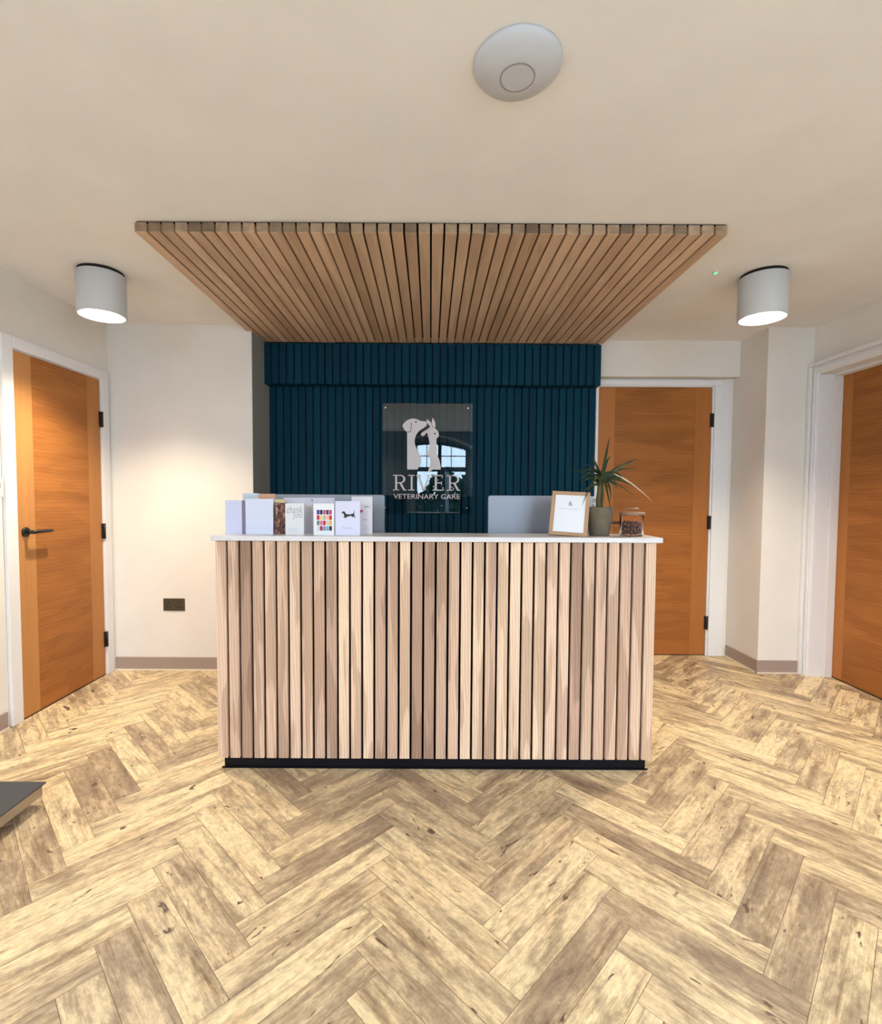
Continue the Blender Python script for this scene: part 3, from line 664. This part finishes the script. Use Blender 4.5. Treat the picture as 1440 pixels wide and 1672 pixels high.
mb = MB(); scribble(mb, .088, .128, .03, .125, 5, rng, .002); art(t, 'printed_lines', mb, MT['ink']); mb = MB(); mb.face([(.010, -.0004, h - .017), (.019, -.0004, h - .017), (.017, -.0004, h - .006), (.011, -.0004, h - .005)]); art(t, 'printed_emblem', mb, MT['ink'])
t, wd, h = card('greeting_card', -.511, -.420, 1.170, 2.168, 'white card with a grid of coloured squares', MT['card'], spread=.2)
cols = [['403080', '201060', 'd05070', '503040', 'c04080'], ['c02030', 'f0c070', 'b0b0a0', 'f0b090', 'c03030'], ['608070', 'd07080', 'c01040', 'd0c0b0', 'e0b050'], ['e0d0d0', 'a02040', '7090a0', '80a0b0', '202428']]
sq = {}
def hexc(s): return tuple((int(s[i:i + 2], 16) / 255) ** 2.2 for i in (0, 2, 4))
mb = MB(); ms = []
for r in range(4):
    for c in range(5):
        ms.append(mat('square_' + cols[r][c], hexc(cols[r][c]), .6)); x = -.031 + c * .0135; z = h - .028 - r * .0235
        mb.face([(x, -.0004, z - .020), (x + .0118, -.0004, z - .020), (x + .0118, -.0004, z), (x, -.0004, z)], mi=len(ms) - 1)
art(t, 'printed_squares', mb, ms)
t, wd, h = card('greeting_card', -.415, -.307, 1.181, 2.160, 'lilac white card with a black dachshund silhouette', mat('cool_white_card', (.66, .66, .80), .7), spread=.2)
dx = [(0, 8), (6, 4), (12, 3), (16, 8), (20, 14), (34, 16), (44, 14), (52, 11), (54, 0), (56, 1), (55, 12), (57, 22), (60, 30), (56, 30), (52, 23), (48, 28), (45, 29), (44, 22), (32, 24), (22, 27), (20, 32), (17, 32), (16, 28), (12, 30), (9, 29), (11, 20), (8, 12), (1, 11)]
mb = MB(); mb.face([(-.026 + a * .00100, -.0005, .108 - b * .00105) for a, b in dx][::-1]); art(t, 'dachshund_print', mb, MT['inkdark'])
mb = MB(); text_into(mb, 'Thank you', -.022, .024, .026, .036, -.0004, shear=.35); art(t, 'script_lettering', mb, MT['ink'])
t, wd, h = card('greeting_card', -.355, -.262, 1.201, 2.232, 'tall white card with a red heart balloon half hidden by the dachshund card', mat('warm_white_card', (.70, .66, .68), .7), spread=.15)
mb = MB(); hp = [(.006 * 1.15 * math.sin(a) ** 3 * 1.3, .006 * (.8125 * math.cos(a) - .3125 * math.cos(2 * a) - .125 * math.cos(3 * a) - .06 * math.cos(4 * a)) * 1.5) for a in [2 * PI * k / 28 for k in range(28)]]
mb.face([(-.0045 + a, -.0005, .103 + b) for a, b in hp]); art(t, 'red_heart', mb, mat('red_print', (.50, .03, .04), .6))
mb = MB(); scribble(mb, .012, .036, .116, .126, 1, rng, .006); art(t, 'script_word', mb, MT['ink']); mb = MB(); scribble(mb, .004, .026, .058, .066, 1, rng, .005); art(t, 'script_word', mb, MT['ink']); mb = MB(); scribble(mb, .008, .034, .02, .04, 3, rng, .0012); art(t, 'script_lettering', mb, MT['ink'])
t, wd, h = card('greeting_card', -.787, -.712, 1.211, 2.275, 'peach card rising behind the white handwritten card', mat('peach_card', (.66, .36, .22), .7), spread=.1)
t, wd, h = card('greeting_card', -.865, -.790, 1.213, 2.288, 'pale blue card at the very back left of the counter', mat('pale_sky_card', (.62, .68, .74), .7), spread=.1)
mb = MB(); scribble(mb, -.026, .02, .15, .172, 2, rng, .0015); art(t, 'printed_lines', mb, inkl)

# ------------------------------------------------------------------ photo frame
pf = thing('picture_frame', (.598, 2.165, CZ + .0042), 'light wood frame with a white notice, leaning on the counter beside the plant', 'picture frame')
pf['_o'] = (0, 0, 0)
pf.rotation_euler = (math.radians(-18), math.radians(2.4), math.radians(-20))
fw, fh, fb = .0815, .202, .016
mb = MB(); mb.box((-fw, 0, 0), (fw, .014, fb), grain='x'); mb.box((-fw, 0, fh - fb), (fw, .014, fh), grain='x', rnd=.2); mb.box((-fw, 0, fb), (-fw + fb, .014, fh - fb), rnd=.3); mb.box((fw - fb, 0, fb), (fw, .014, fh - fb), rnd=.7)
mb.build('wooden_border', MT['framewood'], pf, local=True, bevel=.0012)
mb = MB(); mb.box((-fw + fb, .004, fb), (fw - fb, .010, fh - fb)); pp = mb.build('white_notice', MT['card'], pf, local=True)
mb = MB(); scribble(mb, -.048, .044, .118, .124, 1, rng, .002, .0036); mb.build('notice_heading', MT['ink'], pp, local=True, fix=False); mb = MB()
mb.face([(-.006, .0036, .137), (.003, .0036, .137), (.003, .0036, .156), (-.002, .0036, .158), (-.006, .0036, .152)]); mb.face([(.004, .0036, .137), (.009, .0036, .137), (.007, .0036, .150), (.004, .0036, .148)])
mb.build('notice_emblem', MT['ink'], pp, local=True, fix=False)
mb = MB(); mb.grid([[(-.02, .0142, .13), (.02, .0142, .13), (.02, .0172, .13), (-.02, .0172, .13)], [(-.028, .088, .032), (.028, .088, .032), (.028, .091, .032), (-.028, .091, .032)]], .5, False, True, 0, True); mb.build('rear_strut', MT['cavity'], pf, local=True)

# ------------------------------------------------------------------ potted plant
pl = thing('potted_plant', (.757, 2.225, CZ), 'spiky dracaena in a taupe tapered pot on the right of the counter', 'potted plant')
mb = MB(); c = (.757, 2.225, CZ)
def sqring(r, z, k=.32):
    pts = []
    for j in range(48):
        a = 2 * PI * j / 48; ca, sa = math.cos(a), math.sin(a); s = (abs(ca) ** (2 / .75) + abs(sa) ** (2 / .75)) ** (-.75 / 2) if k else 1
        pts.append((c[0] + r * ca * s, c[1] + r * sa * s, c[2] + z))
    return pts
prof = [(.040, 0), (.0425, .001), (.0595, .124), (.0610, .128), (.0570, .128), (.0550, .116), (.02, .116)]
mb.grid([sqring(r, z, 0) for r, z in prof], .5, True, True, 0, True); mb.build('pot', MT['pot'], pl)
mb = MB(); mb.lathe(c, [(.0, .122), (.03, .121), (.0552, .118)], 32, caps=False); mb.build('soil', MT['soil'], pl)
mb = MB()
base = Vector((.752, 2.225, CZ + .115))
mb.tube([base, base + Vector((-.002, 0, .05)), base + Vector((.004, .002, .10)), base + Vector((.006, 0, .15))], [.013, .011, .010, .007], 12)
mb.tube([base + Vector((.012, .006, 0)), base + Vector((.018, .006, .06)), base + Vector((.014, .004, .13))], [.006, .006, .005], 10)
mb.build('stem', MT['stem'], pl)
crown = Vector((.760, 2.225, 1.285))
def leaf(mb, p0, mid, tip, wdt, rnd):
    p0, mid, tip = Vector(p0), Vector(mid), Vector(tip); rows = []; n_ = 12
    pts = [(1 - s) ** 2 * p0 + 2 * s * (1 - s) * mid + s * s * tip for s in [k / n_ for k in range(n_ + 1)]]
    for k, p in enumerate(pts):
        d = (pts[min(k + 1, n_)] - pts[max(k - 1, 0)]).normalized(); s = k / n_
        side = d.cross(Vector((.25, -1, .35))).normalized()
        upv = side.cross(d).normalized(); wv = wdt * (min(1, s * 5 + .45)) * (1 - s ** 2.4) * .5 + .0002
        rows.append([p - side * wv + upv * wv * .35, p, p + side * wv + upv * wv * .35])
    mb.grid(rows, rnd, True, False)
LXp = lambda px: (px - 703) / 812 * 2.225
LZp = lambda py: 1.212 - (py - 812) / 812 * 2.225
mb = MB(); rng = random.Random(4)
spec = [((988, 745), (993, 716), 0, .012, .2), ((1000, 772), (1034, 753), -.03, .014, .3), ((1008, 770), (1070, 822), .03, .009, .97), ((970, 770), (944, 830), -.05, .011, .1), ((975, 765), (968, 752), .03, .010, .2),
        ((984, 800), (989, 840), -.07, .011, .2), ((994, 790), (993, 822), -.03, .011, .3), ((965, 768), (950, 760), .02, .010, .1), ((960, 774), (945, 790), .04, .010, .1), ((1000, 775), (1003, 801), -.02, .008, .5),
        ((1012, 768), (1026, 796), .03, .010, .5), ((1002, 768), (1048, 768), .06, .010, .4), ((990, 755), (1001, 748), .04, .010, .4), ((967, 758), (961, 748), -.02, .009, .1), ((1012, 760), (1026, 762), -.05, .008, .9),
        ((965, 772), (930, 772), .03, .009, .15), ((1010, 782), (1058, 804), .07, .009, .5), ((975, 800), (980, 826), .03, .009, .3), ((1004, 790), (1040, 812), .05, .008, .5)]
for (m_, tp_, dy, wdt, r_) in spec:
    p0 = crown + Vector((rng.uniform(-.008, .012), rng.uniform(-.008, .008), rng.uniform(-.025, .02)))
    leaf(mb, p0, (LXp(m_[0]), crown.y + dy * .5, LZp(m_[1]) + .012), (LXp(tp_[0]), crown.y + dy, LZp(tp_[1])), wdt * 1.15, r_)
for k in range(16):
    a = rng.uniform(0, 2 * PI); e = rng.uniform(-.3, 1.0); L_ = rng.uniform(.07, .12)
    dr = Vector((math.cos(a), math.sin(a) * .8, 0)); p0 = crown + Vector((rng.uniform(-.01, .01), rng.uniform(-.01, .01), rng.uniform(-.04, .02)))
    leaf(mb, p0, p0 + dr * L_ * .5 + Vector((0, 0, L_ * .5 * e + .02)), p0 + dr * L_ + Vector((0, 0, L_ * e * .5 - .03)), .011, rng.random() * .75)
mb.build('leaves', MT['leaf'], pl, fix=False)

# ------------------------------------------------------------------ treat jar
jc = (.897, 2.215, CZ)
jr = thing('glass_jar', jc, 'small glass jar with a flat wooden lid and wire clip, right end of the counter', 'jar')
mb = MB(); mb.lathe(jc, [(0, .0), (.045, 0), (.050, .004), (.0505, .090), (.0480, .094), (.0465, .090), (.0462, .008), (.042, .005), (0, .005)], 48, caps=False); mb.build('jar_glass', MT['jarglass'], jr)
mb = MB(); mb.lathe(jc, [(.0, .0945), (.053, .0945), (.0545, .097), (.0545, .105), (.053, .107), (0, .107)], 48, caps=False); mb.build('wooden_lid', MT['jarwood'], jr)
mb = MB()
pts = [(jc[0] - .030, jc[1] - .01, CZ + .107), (jc[0] - .030, jc[1] - .012, CZ + .119), (jc[0] - .024, jc[1] - .012, CZ + .123), (jc[0] + .022, jc[1] - .012, CZ + .123), (jc[0] + .028, jc[1] - .012, CZ + .119), (jc[0] + .028, jc[1] - .01, CZ + .107)]
mb.tube(pts, .0014, 8); mb.build('wire_clip', MT['steel'], jr)
mb = MB(); rng = random.Random(6)
for k in range(520):
    a = rng.uniform(0, 2 * PI); rr_ = math.sqrt(rng.random()) * .0405; z = .0095 + rng.random() * .050
    if rng.random() < .6: rr_ = .0405 - rng.random() * .004
    s = rng.uniform(.0032, .0048); p = (jc[0] + rr_ * math.cos(a), jc[1] + rr_ * math.sin(a), CZ + z)
    mb.lathe(p, [(0.0004, -s * .6), (s * .8, -s * .4), (s, 0), (s * .8, s * .4), (0.0004, s * .6)], 7, axis=rng.choice('xyz'), rnd=rng.random(), caps=False)
m_t = mat('treats', (.12, .05, .05), .7); n, l, b = nodes(m_t); at = n.new('ShaderNodeAttribute'); at.attribute_name = 'rnd'
r = ramp(n, [(0, (.05, .02, .022)), (.6, (.16, .07, .065)), (1, (.38, .24, .20))]); l.new(at.outputs['Fac'], r.inputs[0]); l.new(r.outputs[0], b.inputs['Base Color'])
tag(mb.build('pet_treats', m_t, origin=(jc[0], jc[1], CZ + .007)), 'dark brown pellets heaped inside the glass jar', 'pet treats', kind='stuff')

# ------------------------------------------------------------------ floor scale
ws = thing('floor_scale', (-1.85, 1.63, 0), 'low flat scale with dark rubber top and steel edge at the left foreground', 'animal scale')
mb = MB(); mb.box((-2.165, 1.30, .032), (-1.505, 1.888, .076)); mb.build('steel_tray', MT['steel'], ws, bevel=.002)
mb = MB(); mb.box((-2.165, 1.30, .0762), (-1.496, 1.897, .0822)); mb.build('rubber_mat', MT['rubber'], ws, bevel=.002)
for (x, y) in ((-1.58, 1.82), (-2.1, 1.82), (-1.58, 1.37), (-2.1, 1.37)):
    mb = MB(); mb.lathe((x, y, 0), [(.022, 0.0003), (.022, .032)], 20); mb.build('foot', MT['black'], ws)

# ------------------------------------------------------------------ outside the window (only ever seen as a reflection)
tag(boxobj('ground_outside', (-6, -9, -.2), (6, YN - .2, -.05), mat('paving', (.55, .52, .47), .9)), 'pale paving outside the arched window', 'ground', kind='structure')
mb = MB(); rng = random.Random(9)
for k in range(7000):
    x = rng.uniform(-2.5, 2.5); z = rng.uniform(-.05, 1.50 + .22 * math.sin(x * 3.1) + .12 * math.sin(x * 7.7)); y = -3.6 + rng.uniform(-.35, .35); s = rng.uniform(.05, .13)
    d1_ = Vector((rng.gauss(0, 1), rng.gauss(0, 1), rng.gauss(0, 1))).normalized(); d2_ = d1_.cross(Vector((rng.gauss(0, 1), rng.gauss(0, 1), rng.gauss(0, 1)))).normalized(); p = Vector((x, y, z))
    mb.face([p - d1_ * s, p - d2_ * s * .5, p + d1_ * s, p + d2_ * s * .5], rnd=rng.random())
m_h = mat('hedge_leaf', (.022, .055, .016), .85, spec=.05)
tag(mb.build('hedge', m_h, origin=(0, -3.6, -.05), fix=False), 'green hedge outside the arched window', 'hedge', kind='stuff')
tag(boxobj('mullion_post', (.28, -2.3, -.05), (.35, -2.23, 1.75), mat('pale_blue_post', (.55, .68, .85), .5)), 'pale post added outside to stand for the lit mullion of the arched window', 'post')  # added post standing in for the lit window mullion

for o in list(bpy.data.objects):
    if '_o' in o.keys(): del o['_o']
